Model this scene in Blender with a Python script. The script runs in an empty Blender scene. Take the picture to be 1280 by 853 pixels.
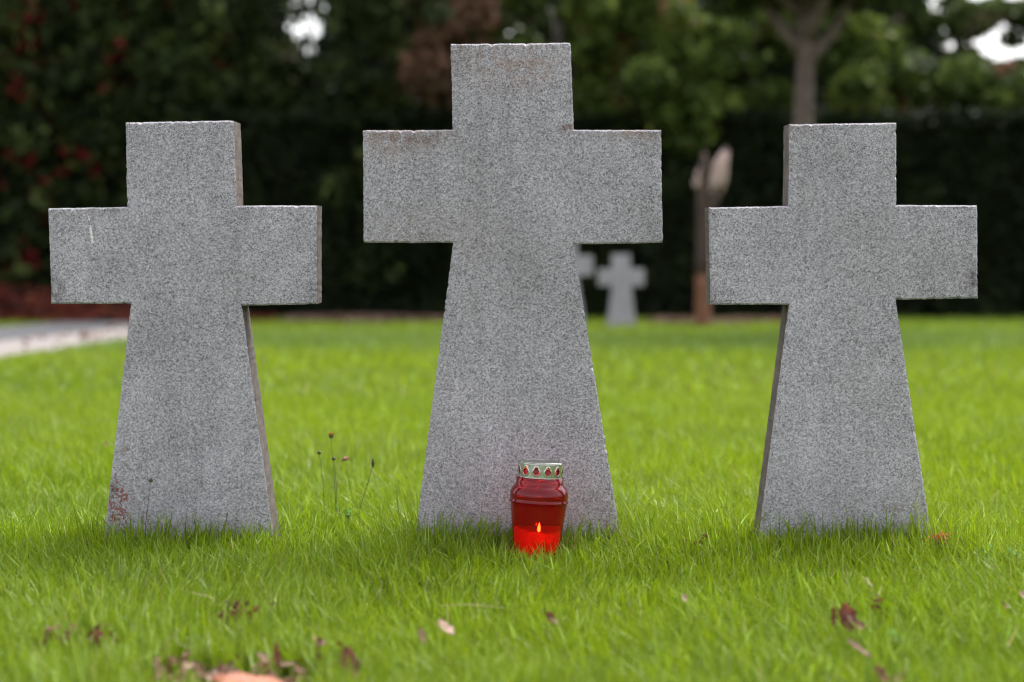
import bpy, bmesh, math, random
import numpy as np
from mathutils import Vector, Matrix

random.seed(7)
RNG = np.random.default_rng(7)
scene = bpy.context.scene
COL = scene.collection

# ------------------------------------------------------------------ camera
F = 2200.0                 # focal length in photo pixels (photo is 1280 wide)
CAM_D = 3.4                # camera to the front faces of the three crosses
CAM_H = 0.603
PITCH = math.atan(126.5 / F)
cam_data = bpy.data.cameras.new("camera")
cam = bpy.data.objects.new("camera", cam_data)
COL.objects.link(cam)
cam.location = (0, -CAM_D, CAM_H)
cam.rotation_euler = (math.radians(90) - PITCH, 0, 0)
cam_data.sensor_width = 36.0
cam_data.lens = F / 1280 * 36.0
cam_data.clip_start = 0.05
cam_data.clip_end = 2000
cam_data.dof.use_dof = True
cam_data.dof.focus_distance = 3.36
cam_data.dof.aperture_fstop = 2.25
cam_data.dof.aperture_blades = 0
scene.camera = cam

# ------------------------------------------------------------------ world, sun, exposure
SUN_EL, SUN_AZ = math.radians(58), math.radians(28)     # azimuth from +Y (behind the crosses) towards +X
world = bpy.data.worlds.new("World")
scene.world = world
world.use_nodes = True
wn = world.node_tree.nodes
wl = world.node_tree.links
wn.clear()
sky = wn.new("ShaderNodeTexSky")
sky.sky_type = 'NISHITA'
sky.sun_disc = False
sky.sun_elevation = SUN_EL
sky.sun_rotation = SUN_AZ
sky.air_density = 1.0
sky.dust_density = 4.0
sky.ozone_density = 1.0
hs = wn.new("ShaderNodeHueSaturation")
hs.inputs["Saturation"].default_value = 0.22
bg = wn.new("ShaderNodeBackground")
bg.inputs["Strength"].default_value = 0.15
wo = wn.new("ShaderNodeOutputWorld")
wl.new(sky.outputs[0], hs.inputs["Color"])
wl.new(hs.outputs[0], bg.inputs["Color"])
wl.new(bg.outputs[0], wo.inputs["Surface"])

sun_data = bpy.data.lights.new("sun", 'SUN')
sun_data.energy = 1.25
sun_data.angle = math.radians(32)
sun_data.color = (1.0, 0.965, 0.91)
sun = bpy.data.objects.new("sun", sun_data)
COL.objects.link(sun)
sdir = Vector((math.sin(SUN_AZ) * math.cos(SUN_EL), math.cos(SUN_AZ) * math.cos(SUN_EL), math.sin(SUN_EL)))
sun.rotation_euler = sdir.to_track_quat('Z', 'Y').to_euler()

scene.view_settings.view_transform = 'Standard'
scene.view_settings.look = 'None'
scene.view_settings.exposure = 1.4
scene.view_settings.gamma = 1.0
scene.view_settings.use_curve_mapping = False
scene.cycles.filter_width = 1.15
scene.cycles.use_denoising = True
scene.cycles.sample_clamp_indirect = 6.0

# ------------------------------------------------------------------ places
SLOPE = 0.024
_c, _s = math.cos(PITCH), math.sin(PITCH)


def gz(x, y):
    """height of the lawn: level to the crosses, then falling gently to the hedge"""
    yy = np.clip(y, 0, 26)
    return -SLOPE * yy


def ray(px, py):
    u, v = (px - 640) / F, -(py - 426.5) / F
    return Vector((u, _c + v * _s, -_s + v * _c))


def at_y(px, py, y=0.0):
    r = ray(px, py)
    t = (y + CAM_D) / r.y
    return Vector((r.x * t, y, CAM_H + r.z * t))


def ground_at(px, py):
    r = ray(px, py)
    t = -CAM_H / r.z if r.z < 0 else 50
    for _ in range(40):
        y = -CAM_D + r.y * t
        t = (float(gz(0, y)) - CAM_H) / r.z
    return Vector((r.x * t, -CAM_D + r.y * t, CAM_H + r.z * t))


def at_d(px, d, z=None):
    """ground point under pixel column px at distance d from the camera"""
    y = d - CAM_D
    return Vector(((px - 640) / F * d, y, float(gz(0, y)) if z is None else z))


def z_at(py, d):
    r = ray(640, py)
    return CAM_H + r.z * d / r.y


# ------------------------------------------------------------------ tagging
def tag(o, label=None, cat=None, group=None, kind=None):
    if label: o["label"] = label
    if cat: o["category"] = cat
    if group: o["group"] = group
    if kind: o["kind"] = kind
    return o


def empty(name, loc, label, cat, group=None):
    o = bpy.data.objects.new(name, None)
    o.empty_display_size = 0.05
    COL.objects.link(o)
    o.location = loc
    return tag(o, label, cat, group)


def link(name, me, mats, parent=None, loc=None):
    o = bpy.data.objects.new(name, me)
    COL.objects.link(o)
    for m in (mats if isinstance(mats, (list, tuple)) else [mats]):
        if m.name not in [x.name for x in me.materials if x]:
            me.materials.append(m)
    if parent:
        o.parent = parent
    if loc is not None:
        o.location = loc
    return o


def mesh_np(name, verts, faces_flat, sizes, col=None, smooth=False, attr="tint"):
    """fast mesh from numpy arrays"""
    me = bpy.data.meshes.new(name)
    n = len(verts)
    me.vertices.add(n)
    me.vertices.foreach_set("co", np.ascontiguousarray(verts, dtype=np.float32).ravel())
    me.loops.add(len(faces_flat))
    me.loops.foreach_set("vertex_index", np.ascontiguousarray(faces_flat, dtype=np.int32))
    me.polygons.add(len(sizes))
    starts = np.concatenate([[0], np.cumsum(sizes)[:-1]]).astype(np.int32)
    me.polygons.foreach_set("loop_start", starts)
    me.polygons.foreach_set("loop_total", np.ascontiguousarray(sizes, dtype=np.int32))
    if smooth:
        me.polygons.foreach_set("use_smooth", np.ones(len(sizes), dtype=bool))
    me.update(calc_edges=True)
    if col is not None:
        a = me.color_attributes.new(name=attr, type='FLOAT_COLOR', domain='POINT')
        c4 = np.ones((n, 4), dtype=np.float32)
        c4[:, :3] = col
        a.data.foreach_set("color", c4.ravel())
    me.validate()
    return me


def mesh_py(name, verts, faces, smooth=False):
    me = bpy.data.meshes.new(name)
    me.from_pydata([tuple(v) for v in verts], [], faces)
    if smooth:
        for p in me.polygons: p.use_smooth = True
    me.update()
    return me


# ------------------------------------------------------------------ materials
class NT:
    def __init__(self, name):
        self.m = bpy.data.materials.new(name)
        self.m.use_nodes = True
        self.t = self.m.node_tree
        self.t.nodes.clear()
        self.out = self.n("ShaderNodeOutputMaterial")

    def n(self, kind, **kw):
        nd = self.t.nodes.new(kind)
        for k, v in kw.items():
            setattr(nd, k, v)
        return nd

    def l(self, a, b):
        self.t.links.new(a, b)

    def noise(self, scale, detail=3, rough=0.5, vec=None, dist=0.0):
        nd = self.n("ShaderNodeTexNoise")
        nd.inputs["Scale"].default_value = scale
        nd.inputs["Detail"].default_value = detail
        nd.inputs["Roughness"].default_value = rough
        nd.inputs["Distortion"].default_value = dist
        if vec is not None: self.l(vec, nd.inputs["Vector"])
        return nd.outputs["Fac"]

    def ramp(self, fac, stops, interp='LINEAR'):
        r = self.n("ShaderNodeValToRGB")
        r.color_ramp.interpolation = interp
        e = r.color_ramp.elements
        while len(e) < len(stops): e.new(0.5)
        for i, (p, c) in enumerate(stops):
            e[i].position = p
            e[i].color = (*c, 1) if len(c) == 3 else c
        self.l(fac, r.inputs[0])
        return r.outputs[0]

    def val(self, x):
        v = self.n("ShaderNodeValue"); v.outputs[0].default_value = x
        return v.outputs[0]

    def math(self, op, a, b=None, c=None, clamp=False):
        nd = self.n("ShaderNodeMath", operation=op, use_clamp=clamp)
        for i, x in enumerate((a, b, c)):
            if x is None: continue
            if isinstance(x, (int, float)): nd.inputs[i].default_value = x
            else: self.l(x, nd.inputs[i])
        return nd.outputs[0]

    def mix(self, fac, a, b, blend='MIX'):
        nd = self.n("ShaderNodeMix", data_type='RGBA', blend_type=blend)
        for i, x in ((0, fac), (6, a), (7, b)):
            if isinstance(x, (int, float)): nd.inputs[i].default_value = x
            elif isinstance(x, tuple): nd.inputs[i].default_value = (*x, 1)
            else: self.l(x, nd.inputs[i])
        return nd.outputs[2]

    def bump(self, h, strength=0.3, dist=0.001, normal=None):
        b = self.n("ShaderNodeBump")
        b.inputs["Strength"].default_value = strength
        b.inputs["Distance"].default_value = dist
        self.l(h, b.inputs["Height"])
        if normal is not None: self.l(normal, b.inputs["Normal"])
        return b.outputs[0]

    def bsdf(self, color, rough=0.7, normal=None, **kw):
        p = self.n("ShaderNodeBsdfPrincipled")
        for k, x in (("Base Color", color), ("Roughness", rough)):
            if isinstance(x, (int, float)): p.inputs[k].default_value = x
            elif isinstance(x, tuple): p.inputs[k].default_value = (*x, 1)
            else: self.l(x, p.inputs[k])
        for k, x in kw.items():
            k = k.replace("_", " ")
            p.inputs[k].default_value = (*x, 1) if isinstance(x, tuple) else x
        if normal is not None: self.l(normal, p.inputs["Normal"])
        return p.outputs[0]

    def obj(self):
        return self.n("ShaderNodeTexCoord").outputs["Object"]

    def done(self, sh):
        self.l(sh, self.out.inputs["Surface"])
        return self.m


def stone_mat(name, stains=(), side=False, lichen=None, speck=500.0, seed=0.0):
    """speckled grey granite; stains: (x, z, rx, rz, colour, strength) in the cross's own coordinates"""
    t = NT(name)
    o0 = t.obj()
    mp = t.n("ShaderNodeMapping"); mp.inputs["Location"].default_value = (seed, seed * 2, seed * 3)
    t.l(o0, mp.inputs["Vector"])
    o = mp.outputs[0]
    def grains(scale):
        v = t.n("ShaderNodeTexVoronoi"); v.inputs["Scale"].default_value = scale
        v.inputs["Randomness"].default_value = 1.0
        t.l(o, v.inputs["Vector"])
        sp = t.n("ShaderNodeSeparateXYZ"); t.l(v.outputs["Color"], sp.inputs[0])
        return sp.outputs[0], sp.outputs[1]
    a1, a2 = grains(speck)
    b1, b2 = grains(speck * 0.55)
    g = t.math('ADD', t.math('MULTIPLY', a1, 0.72), t.math('MULTIPLY', b1, 0.28))
    # patches in which dark grains are denser
    big = t.noise(7, 5, 0.65, o)
    big2 = t.noise(30, 3, 0.6, o)
    g2 = t.math('ADD', g, t.math('MULTIPLY', t.math('SUBTRACT', big, 0.5), 0.30))
    g2 = t.math('ADD', g2, t.math('MULTIPLY', t.math('SUBTRACT', big2, 0.5), 0.12))
    base = t.ramp(g2, [(0.08, (0.165, 0.154, 0.167)), (0.27, (0.310, 0.292, 0.318)),
                       (0.48, (0.425, 0.400, 0.440)), (0.68, (0.535, 0.506, 0.555)), (0.92, (0.70, 0.67, 0.72))])
    mott = t.ramp(t.noise(3.4, 5, 0.62, o), [(0.3, (0.84, 0.835, 0.83)), (0.7, (1.08, 1.08, 1.1))])
    col = t.mix(1.0, base, mott, 'MULTIPLY')
    # rain streaks running down the face
    mps = t.n("ShaderNodeMapping"); mps.inputs["Scale"].default_value = (26, 26, 1.6); t.l(o, mps.inputs["Vector"])
    stk = t.ramp(t.noise(1.0, 4, 0.6, mps.outputs[0]), [(0.36, (0.85, 0.845, 0.835)), (0.52, (1, 1, 1)), (0.75, (1.05, 1.05, 1.05))])
    col = t.mix(0.45, col, stk, 'MULTIPLY')
    # faint olive weathering film
    film = t.ramp(t.noise(2.3, 6, 0.7, o, 0.4), [(0.48, (0, 0, 0)), (0.75, (1, 1, 1))])
    col = t.mix(t.math('MULTIPLY', film, 0.22), col, (0.26, 0.245, 0.205))
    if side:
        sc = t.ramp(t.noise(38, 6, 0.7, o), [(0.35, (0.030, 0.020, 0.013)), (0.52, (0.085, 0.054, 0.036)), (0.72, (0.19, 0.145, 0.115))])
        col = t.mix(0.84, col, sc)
    sep = t.n("ShaderNodeSeparateXYZ")
    t.l(o0, sep.inputs[0])
    X, Z = sep.outputs[0], sep.outputs[2]
    wn_ = t.noise(60, 5, 0.7, o)
    for (sx, sz, rx, rz, c, st) in stains:
        dx = t.math('DIVIDE', t.math('SUBTRACT', X, sx), rx)
        dz = t.math('DIVIDE', t.math('SUBTRACT', Z, sz), rz)
        d = t.math('SQRT', t.math('ADD', t.math('MULTIPLY', dx, dx), t.math('MULTIPLY', dz, dz)))
        m = t.math('SUBTRACT', 1.0, d, clamp=True)
        m = t.math('MULTIPLY', m, t.math('MULTIPLY', t.math('SUBTRACT', wn_, 0.42, clamp=True), 7.0), clamp=True)
        col = t.mix(t.math('MULTIPLY', m, st, clamp=True), col, c)
    if lichen:
        for (sx, sz, rx, rz, c) in lichen:
            dx = t.math('DIVIDE', t.math('SUBTRACT', X, sx), rx)
            dz = t.math('DIVIDE', t.math('SUBTRACT', Z, sz), rz)
            d = t.math('SQRT', t.math('ADD', t.math('MULTIPLY', dx, dx), t.math('MULTIPLY', dz, dz)))
            m = t.math('GREATER_THAN', t.math('SUBTRACT', 1.0, d), 0.05)
            w = t.noise(34, 3, 0.6, o, 0.5)
            line = t.math('LESS_THAN', t.math('ABSOLUTE', t.math('SUBTRACT', w, 0.5)), 0.02)
            m = t.math('MULTIPLY', m, line)
            col = t.mix(t.math('MULTIPLY', m, 0.8), col, c)
    h = t.math('ADD', t.math('MULTIPLY', g, 1.0), t.math('MULTIPLY', t.noise(70, 4, 0.6, o), 0.6))
    # soil splash and algae at the foot
    ft = t.math('MULTIPLY', t.math('SUBTRACT', 1.0, t.math('DIVIDE', Z, 0.16), clamp=True), t.ramp(t.noise(18, 5, 0.7, o), [(0.35, (0, 0, 0)), (0.7, (1, 1, 1))]))
    col = t.mix(t.math('MULTIPLY', ft, 0.42), col, (0.15, 0.14, 0.085))
    nrm = t.bump(h, 0.25 if not side else 0.9, 0.0016)
    return t.done(t.bsdf(col, 0.82, nrm, Specular_IOR_Level=0.3))


def leaf_mat(name, rough=0.5, transl=0.35, spec=0.35, attr="tint", veins=False):
    """foliage whose own colour varies leaf by leaf, partly letting light through"""
    t = NT(name)
    a = t.n("ShaderNodeAttribute", attribute_name=attr)
    col = a.outputs["Color"]
    p = t.bsdf(col, rough, Specular_IOR_Level=spec)
    tr = t.n("ShaderNodeBsdfTranslucent")
    t.l(col, tr.inputs["Color"])
    mx = t.n("ShaderNodeMixShader")
    mx.inputs[0].default_value = transl
    t.l(p, mx.inputs[1]); t.l(tr.outputs[0], mx.inputs[2])
    return t.done(mx.outputs[0])


def dry_leaf_mat(name, c1, c2, rough=0.6, transl=0.25):
    t = NT(name)
    o = t.obj()
    n = t.noise(70, 5, 0.65, o)
    col = t.ramp(n, [(0.35, c1), (0.65, c2)])
    nr = t.bump(t.noise(160, 3, 0.6, o), 0.4, 0.001)
    p = t.bsdf(col, rough, nr)
    tr = t.n("ShaderNodeBsdfTranslucent"); t.l(col, tr.inputs["Color"])
    mx = t.n("ShaderNodeMixShader"); mx.inputs[0].default_value = transl
    t.l(p, mx.inputs[1]); t.l(tr.outputs[0], mx.inputs[2])
    return t.done(mx.outputs[0])


def plain_mat(name, c1, c2, scale=40, rough=0.7, bump=0.3, bd=0.002, **kw):
    t = NT(name)
    o = t.obj()
    n = t.noise(scale, 6, 0.65, o)
    col = t.ramp(n, [(0.32, c1), (0.68, c2)])
    return t.done(t.bsdf(col, rough, t.bump(n, bump, bd), **kw))


M_GRASS = leaf_mat("grass_blade", 0.40, 0.42, 0.38)
M_LEAF = leaf_mat("foliage_leaf", 0.55, 0.25, 0.2)
M_HEDGE = leaf_mat("hedge_leaf", 0.6, 0.10, 0.12)
M_CORE = plain_mat("hedge_core_dark", (0.012, 0.010, 0.007), (0.03, 0.024, 0.018), 30, 0.9, 0.5, 0.01)  # near-black fill of the added hedge core, shade put into the colour


def soil_mat():
    t = NT("lawn_soil")
    o = t.obj()
    n = t.noise(3.0, 6, 0.7, o)
    f = t.noise(160, 4, 0.7, o)
    g = t.ramp(n, [(0.35, (0.05, 0.085, 0.010)), (0.7, (0.085, 0.125, 0.016))])
    s = t.ramp(f, [(0.35, (0.020, 0.018, 0.010)), (0.7, (0.07, 0.06, 0.03))])
    col = t.mix(0.45, g, s)
    return t.done(t.bsdf(col, 0.95, t.bump(f, 0.7, 0.01), Specular_IOR_Level=0.1))


# ------------------------------------------------------------------ ground and paths
def build_ground():
    xs = np.concatenate([[-400, -150, -60, -30], np.linspace(-16, 16, 90), [30, 60, 150, 400]])
    ys = np.concatenate([[-300, -80, -20, -8], np.linspace(-4, 30, 120), [50, 90, 200, 600]])
    X, Y = np.meshgrid(xs, ys)
    Z = gz(X, Y) + 0.006 * np.sin(X * 3.1 + 1) * np.sin(Y * 2.3)
    v = np.stack([X.ravel(), Y.ravel(), Z.ravel()], 1)
    nx, ny = len(xs), len(ys)
    i, j = np.meshgrid(np.arange(nx - 1), np.arange(ny - 1))
    a = (j * nx + i).ravel()
    f = np.stack([a, a + 1, a + 1 + nx, a + nx], 1).ravel()
    me = mesh_np("ground", v, f, np.full(len(a), 4), smooth=True)
    tag(link("ground", me, soil_mat()), kind="structure")


PATH_L, PATH_M, PATH_R = -5.62, -4.36, -3.41


def strip(name, x0, x1, y0, y1, dz, mat, n=40, edge=0.0, thick=0.03):
    rr = random.Random(len(name))
    top, bot = [], []
    for k in range(n + 1):
        y = y0 + (y1 - y0) * k / n
        z = float(gz(0, y)) + dz
        a = x0 + rr.uniform(-edge, edge); b = x1 + rr.uniform(-edge, edge)
        top += [(a, y, z), (b, y, z)]
        bot += [(a, y, z - thick), (b, y, z - thick)]
    v = top + bot
    N = len(top)
    f = []
    for k in range(n):
        i = 2 * k
        f.append((i, i + 1, i + 3, i + 2))
        f.append((i, i + 2, N + i + 2, N + i))
        f.append((i + 1, N + i + 1, N + i + 3, i + 3))
    f.append((0, N, N + 1, 1))
    return tag(link(name, mesh_py(name, v, f), mat), kind="structure")


def build_paths():
    t = NT("asphalt")
    o = t.obj()
    n = t.noise(120, 5, 0.7, o)
    c = t.ramp(t.noise(2.0, 5, 0.6, o), [(0.3, (0.035, 0.037, 0.045)), (0.7, (0.065, 0.067, 0.078))])
    c = t.mix(0.5, c, t.ramp(n, [(0.3, (0.025, 0.025, 0.03)), (0.7, (0.085, 0.085, 0.095))]))
    asp = t.done(t.bsdf(c, 0.75, t.bump(n, 0.5, 0.004)))
    strip("asphalt_path", PATH_L, PATH_M, -8, 19.5, 0.028, asp, 60, 0.012)
    t = NT("pale_gravel")
    o = t.obj()
    vo = t.n("ShaderNodeTexVoronoi"); vo.inputs["Scale"].default_value = 55
    t.l(o, vo.inputs["Vector"])
    c = t.ramp(t.noise(60, 3, 0.6, o), [(0.3, (0.18, 0.155, 0.145)), (0.7, (0.27, 0.24, 0.23))])
    c = t.mix(t.ramp(t.noise(1.6, 5, 0.7, o), [(0.52, (0, 0, 0)), (0.7, (0.3, 0.3, 0.3))]), c, (0.22, 0.12, 0.09))
    gr = t.done(t.bsdf(c, 0.9, t.bump(vo.outputs["Distance"], 0.4, 0.004)))
    strip("gravel_path", PATH_M + 0.002, PATH_R, -8, 19.5, 0.022, gr, 60, 0.02)


# ------------------------------------------------------------------ stone crosses
def cross_mesh(name, outline, thick, seed, rough=1.0, step=0.006, bev=0.0028):
    """outline: corner points (x, z) counter-clockwise seen from the front; chipped, worn edges"""
    rr = random.Random(seed)
    pts = []
    n = len(outline)
    for k in range(n):
        a, b = outline[k], outline[(k + 1) % n]
        L = math.hypot(b[0] - a[0], b[1] - a[1])
        m = max(2, int(L / step))
        ux, uz = (b[0] - a[0]) / L, (b[1] - a[1]) / L
        nx, nz = uz, -ux      # outward for counter-clockwise
        ph, ph2 = rr.uniform(0, 6), rr.uniform(0, 6)
        for i in range(m):
            s = i / m
            w = 0.0 if i == 0 else (rr.gauss(0, 0.00022) + 0.00045 * math.sin(s * 3.1 + ph)) * rough
            chip = 0.0
            if i == 0: chip = 0.0012 * rr.random()
            elif rr.random() < 0.05 * rough: chip = rr.uniform(0.0008, 0.0036) * rough
            pts.append((a[0] + (b[0] - a[0]) * s + nx * w, a[1] + (b[1] - a[1]) * s + nz * w, nx, nz, chip, i == 0, k))
    N = len(pts)
    cx = sum(p[0] for p in outline) / n
    cz = sum(p[1] for p in outline) / n
    # mitred normals at corners
    rings = [[], [], [], []]
    for i, (x, z, nx, nz, chip, corner, k) in enumerate(pts):
        if corner:
            pnx, pnz = pts[i - 1][2], pts[i - 1][3]
            mx, mz = nx + pnx, nz + pnz
            q = max(0.5, (mx * nx + mz * nz))
            mx, mz = mx / q, mz / q
        else:
            mx, mz = nx, nz
        b = bev * (0.8 + 0.5 * rr.random()) + chip
        rings[0].append((x - mx * b, 0.0, z - mz * b))
        rings[1].append((x - mx * chip * 0.3, b, z - mz * chip * 0.3))
        rings[2].append((x, thick - bev, z))
        rings[3].append((x - mx * bev, thick, z - mz * bev))
    bm = bmesh.new()
    R = [[bm.verts.new(v) for v in r] for r in rings]
    from mathutils.geometry import delaunay_2d_cdt
    for ri, flip in ((0, False), (3, True)):
        co = [Vector((v[0], v[2])) for v in rings[ri]]
        res = delaunay_2d_cdt(co, [], [list(range(N))], 1, 1e-7)
        omap = [src[0] for src in res[3]]
        for t3 in res[2]:
            q = [R[ri][omap[i]] for i in t3]
            bm.faces.new(q if not flip else q[::-1])
    for a in range(3):
        for i in range(N):
            j = (i + 1) % N
            f = bm.faces.new((R[a][j], R[a][i], R[a + 1][i], R[a + 1][j]))
            f.material_index = 1 if a == 1 else 0
    bmesh.ops.recalc_face_normals(bm, faces=bm.faces)
    me = bpy.data.meshes.new(name)
    bm.to_mesh(me)
    bm.free()
    return me


def px_outline(pix, origin):
    out = []
    for (px, py) in pix:
        p = at_y(px, py, 0.0)
        out.append((p.x - origin[0], p.z - origin[1]))
    return out      # given clockwise in the picture from bottom-left: reversed below


CROSS_PX = {
    'left': [(123.5, 725), (163.2, 380), (63.6, 379.8), (60.2, 260.4), (158.9, 258.7), (156.4, 152.8), (291.8, 151), (295.5, 257.6),
             (396.5, 256.8), (395.8, 380.5), (302.2, 382.2), (349.5, 725)],
    'centre': [(511.5, 725), (566.7, 304), (454.8, 303.1), (453, 163.3), (565.4, 162), (563.3, 54.8), (713, 53.5), (717.8, 162),
               (827, 162.7), (828.6, 303.3), (717.4, 306.2), (784.5, 725)],
    'right': [(941.5, 725), (986.5, 381.2), (888.0, 381.5), (886.2, 259.3), (985.4, 258), (986.8, 155), (1120.9, 153.5), (1120.4, 256.7),
              (1221.6, 256.6), (1222.8, 373.5), (1120.2, 374.8), (1172.5, 725)],
}
CROSS_X = {}


def build_crosses():
    rust = (0.30, 0.15, 0.07)
    brown = (0.16, 0.10, 0.06)
    info = {
        'left': ("short grey granite cross, white streak on its arm, red stains at its foot", 0.090),
        'centre': ("tallest grey granite cross standing in the middle behind the red candle lantern", 0.100),
        'right': ("short grey granite cross on the right standing in front of the tree trunk", 0.076),
    }
    for i, (k, (label, th)) in enumerate(info.items()):
        pix = CROSS_PX[k]
        a, b = at_y(*pix[0]), at_y(*pix[-1])
        ox = (a.x + b.x) / 2
        CROSS_X[k] = (a.x, b.x)
        out = px_outline(pix, (ox, 0.0))[::-1]

        def q(px, py):
            p = at_y(px, py); return p.x - ox, p.z
        stains, lich = [], None
        if k == 'left':
            x, z = q(66, 365); stains.append((x, z, 0.05, 0.05, (0.07, 0.06, 0.05), 0.7))
            x, z = q(392, 372); stains.append((x, z, 0.03, 0.05, (0.09, 0.085, 0.08), 0.6))
            x, z = q(141, 616); stains.append((x, z, 0.016, 0.022, (0.03, 0.03, 0.028), 1.0))
            x, z = q(158, 563); stains.append((x, z, 0.012, 0.012, (0.25, 0.12, 0.08), 0.8))
            x, z = q(130, 260); stains.append((x, z, 0.06, 0.02, (0.07, 0.06, 0.05), 0.5))
            x, z = q(146, 636); lich = [(x, z, 0.026, 0.072, (0.26, 0.045, 0.03))]
        elif k == 'centre':
            x, z = q(650, 84); stains.append((x, z, 0.13, 0.065, rust, 0.5))
            x, z = q(575, 66); stains.append((x, z, 0.05, 0.05, brown, 0.5))
            x, z = q(478, 168); stains.append((x, z, 0.14, 0.07, rust, 0.42))
            x, z = q(525, 172); stains.append((x, z, 0.12, 0.035, (0.13, 0.07, 0.04), 0.5))
            x, z = q(710, 162); stains.append((x, z, 0.03, 0.012, (0.16, 0.06, 0.03), 1.0))
            x, z = q(520, 300); stains.append((x, z, 0.2, 0.09, (0.25, 0.2, 0.13), 0.35))
            x, z = q(800, 168); stains.append((x, z, 0.1, 0.02, rust, 0.4))
        else:
            x, z = q(1217, 352); stains.append((x, z, 0.02, 0.04, (0.07, 0.055, 0.05), 0.9))
            x, z = q(1000, 160); stains.append((x, z, 0.06, 0.03, brown, 0.5))
            x, z = q(895, 375); stains.append((x, z, 0.06, 0.03, (0.1, 0.09, 0.07), 0.5))
            x, z = q(1120, 635); stains.append((x, z, 0.04, 0.012, (0.22, 0.13, 0.10), 0.6))
        front = stone_mat("granite_" + k, stains, lichen=lich, seed=i * 3.7)
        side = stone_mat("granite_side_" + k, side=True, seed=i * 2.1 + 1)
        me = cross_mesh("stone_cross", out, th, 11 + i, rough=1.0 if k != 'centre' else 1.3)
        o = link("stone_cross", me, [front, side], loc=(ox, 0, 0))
        tag(o, label, "stone cross", "grey granite crosses in the front row")
        if k == 'left':
            # dried white dropping: a run of thin flakes with real relief
            wm = plain_mat("dropping_white", (0.82, 0.82, 0.80), (0.92, 0.92, 0.90), 200, 0.8)
            rr = random.Random(3)
            V, Fc = [], []
            for (px, py, w, h) in [(110.3, 271.5, .7, 1.2), (111.4, 275, 1.1, 1.6), (113.2, 287, 1.3, 2.8), (114.0, 292, 1.6, 3.0), (115.0, 297, 1.5, 3.2),
                                   (115.8, 302, 1.2, 2.0), (114.8, 304.5, .7, 1.0), (113.0, 283, .8, 1.2)]:
                p = at_y(px, py)
                b = len(V)
                n = 9
                V.append((p.x - ox, -0.0035, p.z))
                for s in range(n):
                    an = s / n * 2 * math.pi
                    r = rr.uniform(0.5, 1.35)
                    V.append((p.x - ox + math.cos(an) * w * r * 0.0019, 0.0004, p.z + math.sin(an) * h * r * 0.0022))
                for s in range(n):
                    Fc.append((b, b + 1 + s, b + 1 + (s + 1) % n))
            d = link("bird_dropping", mesh_py("bird_dropping", V, Fc, True), wm, o)
            d["label"] = "white streak of dried bird dropping on the left arm"
    # crosses of the next grave group, far across the lawn
    far_m = stone_mat("granite_far", seed=9.0)
    far_s = stone_mat("granite_far_side", side=True, seed=5.0)
    for k, px, d, hpx, lab in (('left', 777, 19.6, 94, "small distant grey stone cross seen whole under the arm of the tall cross"),
                               ('centre', 710, 19.6, 110, "distant grey stone cross mostly hidden behind the tall front cross")):
        a, b = at_y(*CROSS_PX[k][0]), at_y(*CROSS_PX[k][-1])
        ox = (a.x + b.x) / 2
        out = px_outline(CROSS_PX[k], (ox, 0))[::-1]
        # the same pattern cut by the same mason, made straight
        me = cross_mesh("stone_cross", out, 0.098, 40, step=0.03)
        o = link("stone_cross", me, [far_m, far_s], loc=at_d(px, d))
        tag(o, lab, "stone cross", "grey stone crosses far across the lawn")


# ------------------------------------------------------------------ lathe and tube helpers
def lathe(profile, seg=64, close_top=False, close_bot=False):
    V, Fc = [], []
    for (r, z) in profile:
        for s in range(seg):
            a = s / seg * 2 * math.pi
            V.append((r * math.cos(a), r * math.sin(a), z))
    for k in range(len(profile) - 1):
        for s in range(seg):
            s2 = (s + 1) % seg
            Fc.append((k * seg + s, k * seg + s2, (k + 1) * seg + s2, (k + 1) * seg + s))
    if close_bot: Fc.append(tuple(range(seg))[::-1])
    if close_top: Fc.append(tuple((len(profile) - 1) * seg + s for s in range(seg)))
    return V, Fc


def tube(points, radii, seg=6, cap=True):
    V, Fc = [], []
    n = len(points)
    P = [Vector(p) for p in points]
    for i in range(n):
        d = (P[min(i + 1, n - 1)] - P[max(i - 1, 0)]).normalized()
        a = d.cross(Vector((0.31, 0.95, 0.05))).normalized()
        b = d.cross(a)
        for s in range(seg):
            an = s / seg * 2 * math.pi
            V.append(P[i] + (a * math.cos(an) + b * math.sin(an)) * radii[i])
    for i in range(n - 1):
        for s in range(seg):
            s2 = (s + 1) % seg
            Fc.append((i * seg + s, i * seg + s2, (i + 1) * seg + s2, (i + 1) * seg + s))
    if cap:
        Fc.append(tuple(range(seg))[::-1])
        Fc.append(tuple((n - 1) * seg + s for s in range(seg)))
    return V, Fc


def merge(*parts):
    V, Fc = [], []
    for (v, f) in parts:
        b = len(V)
        V += list(v)
        Fc += [tuple(i + b for i in q) for q in f]
    return V, Fc


# ------------------------------------------------------------------ candle lantern
LANT = Vector(((669.8 - 640) / F * 3.28, -0.12, 0.0))


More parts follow.
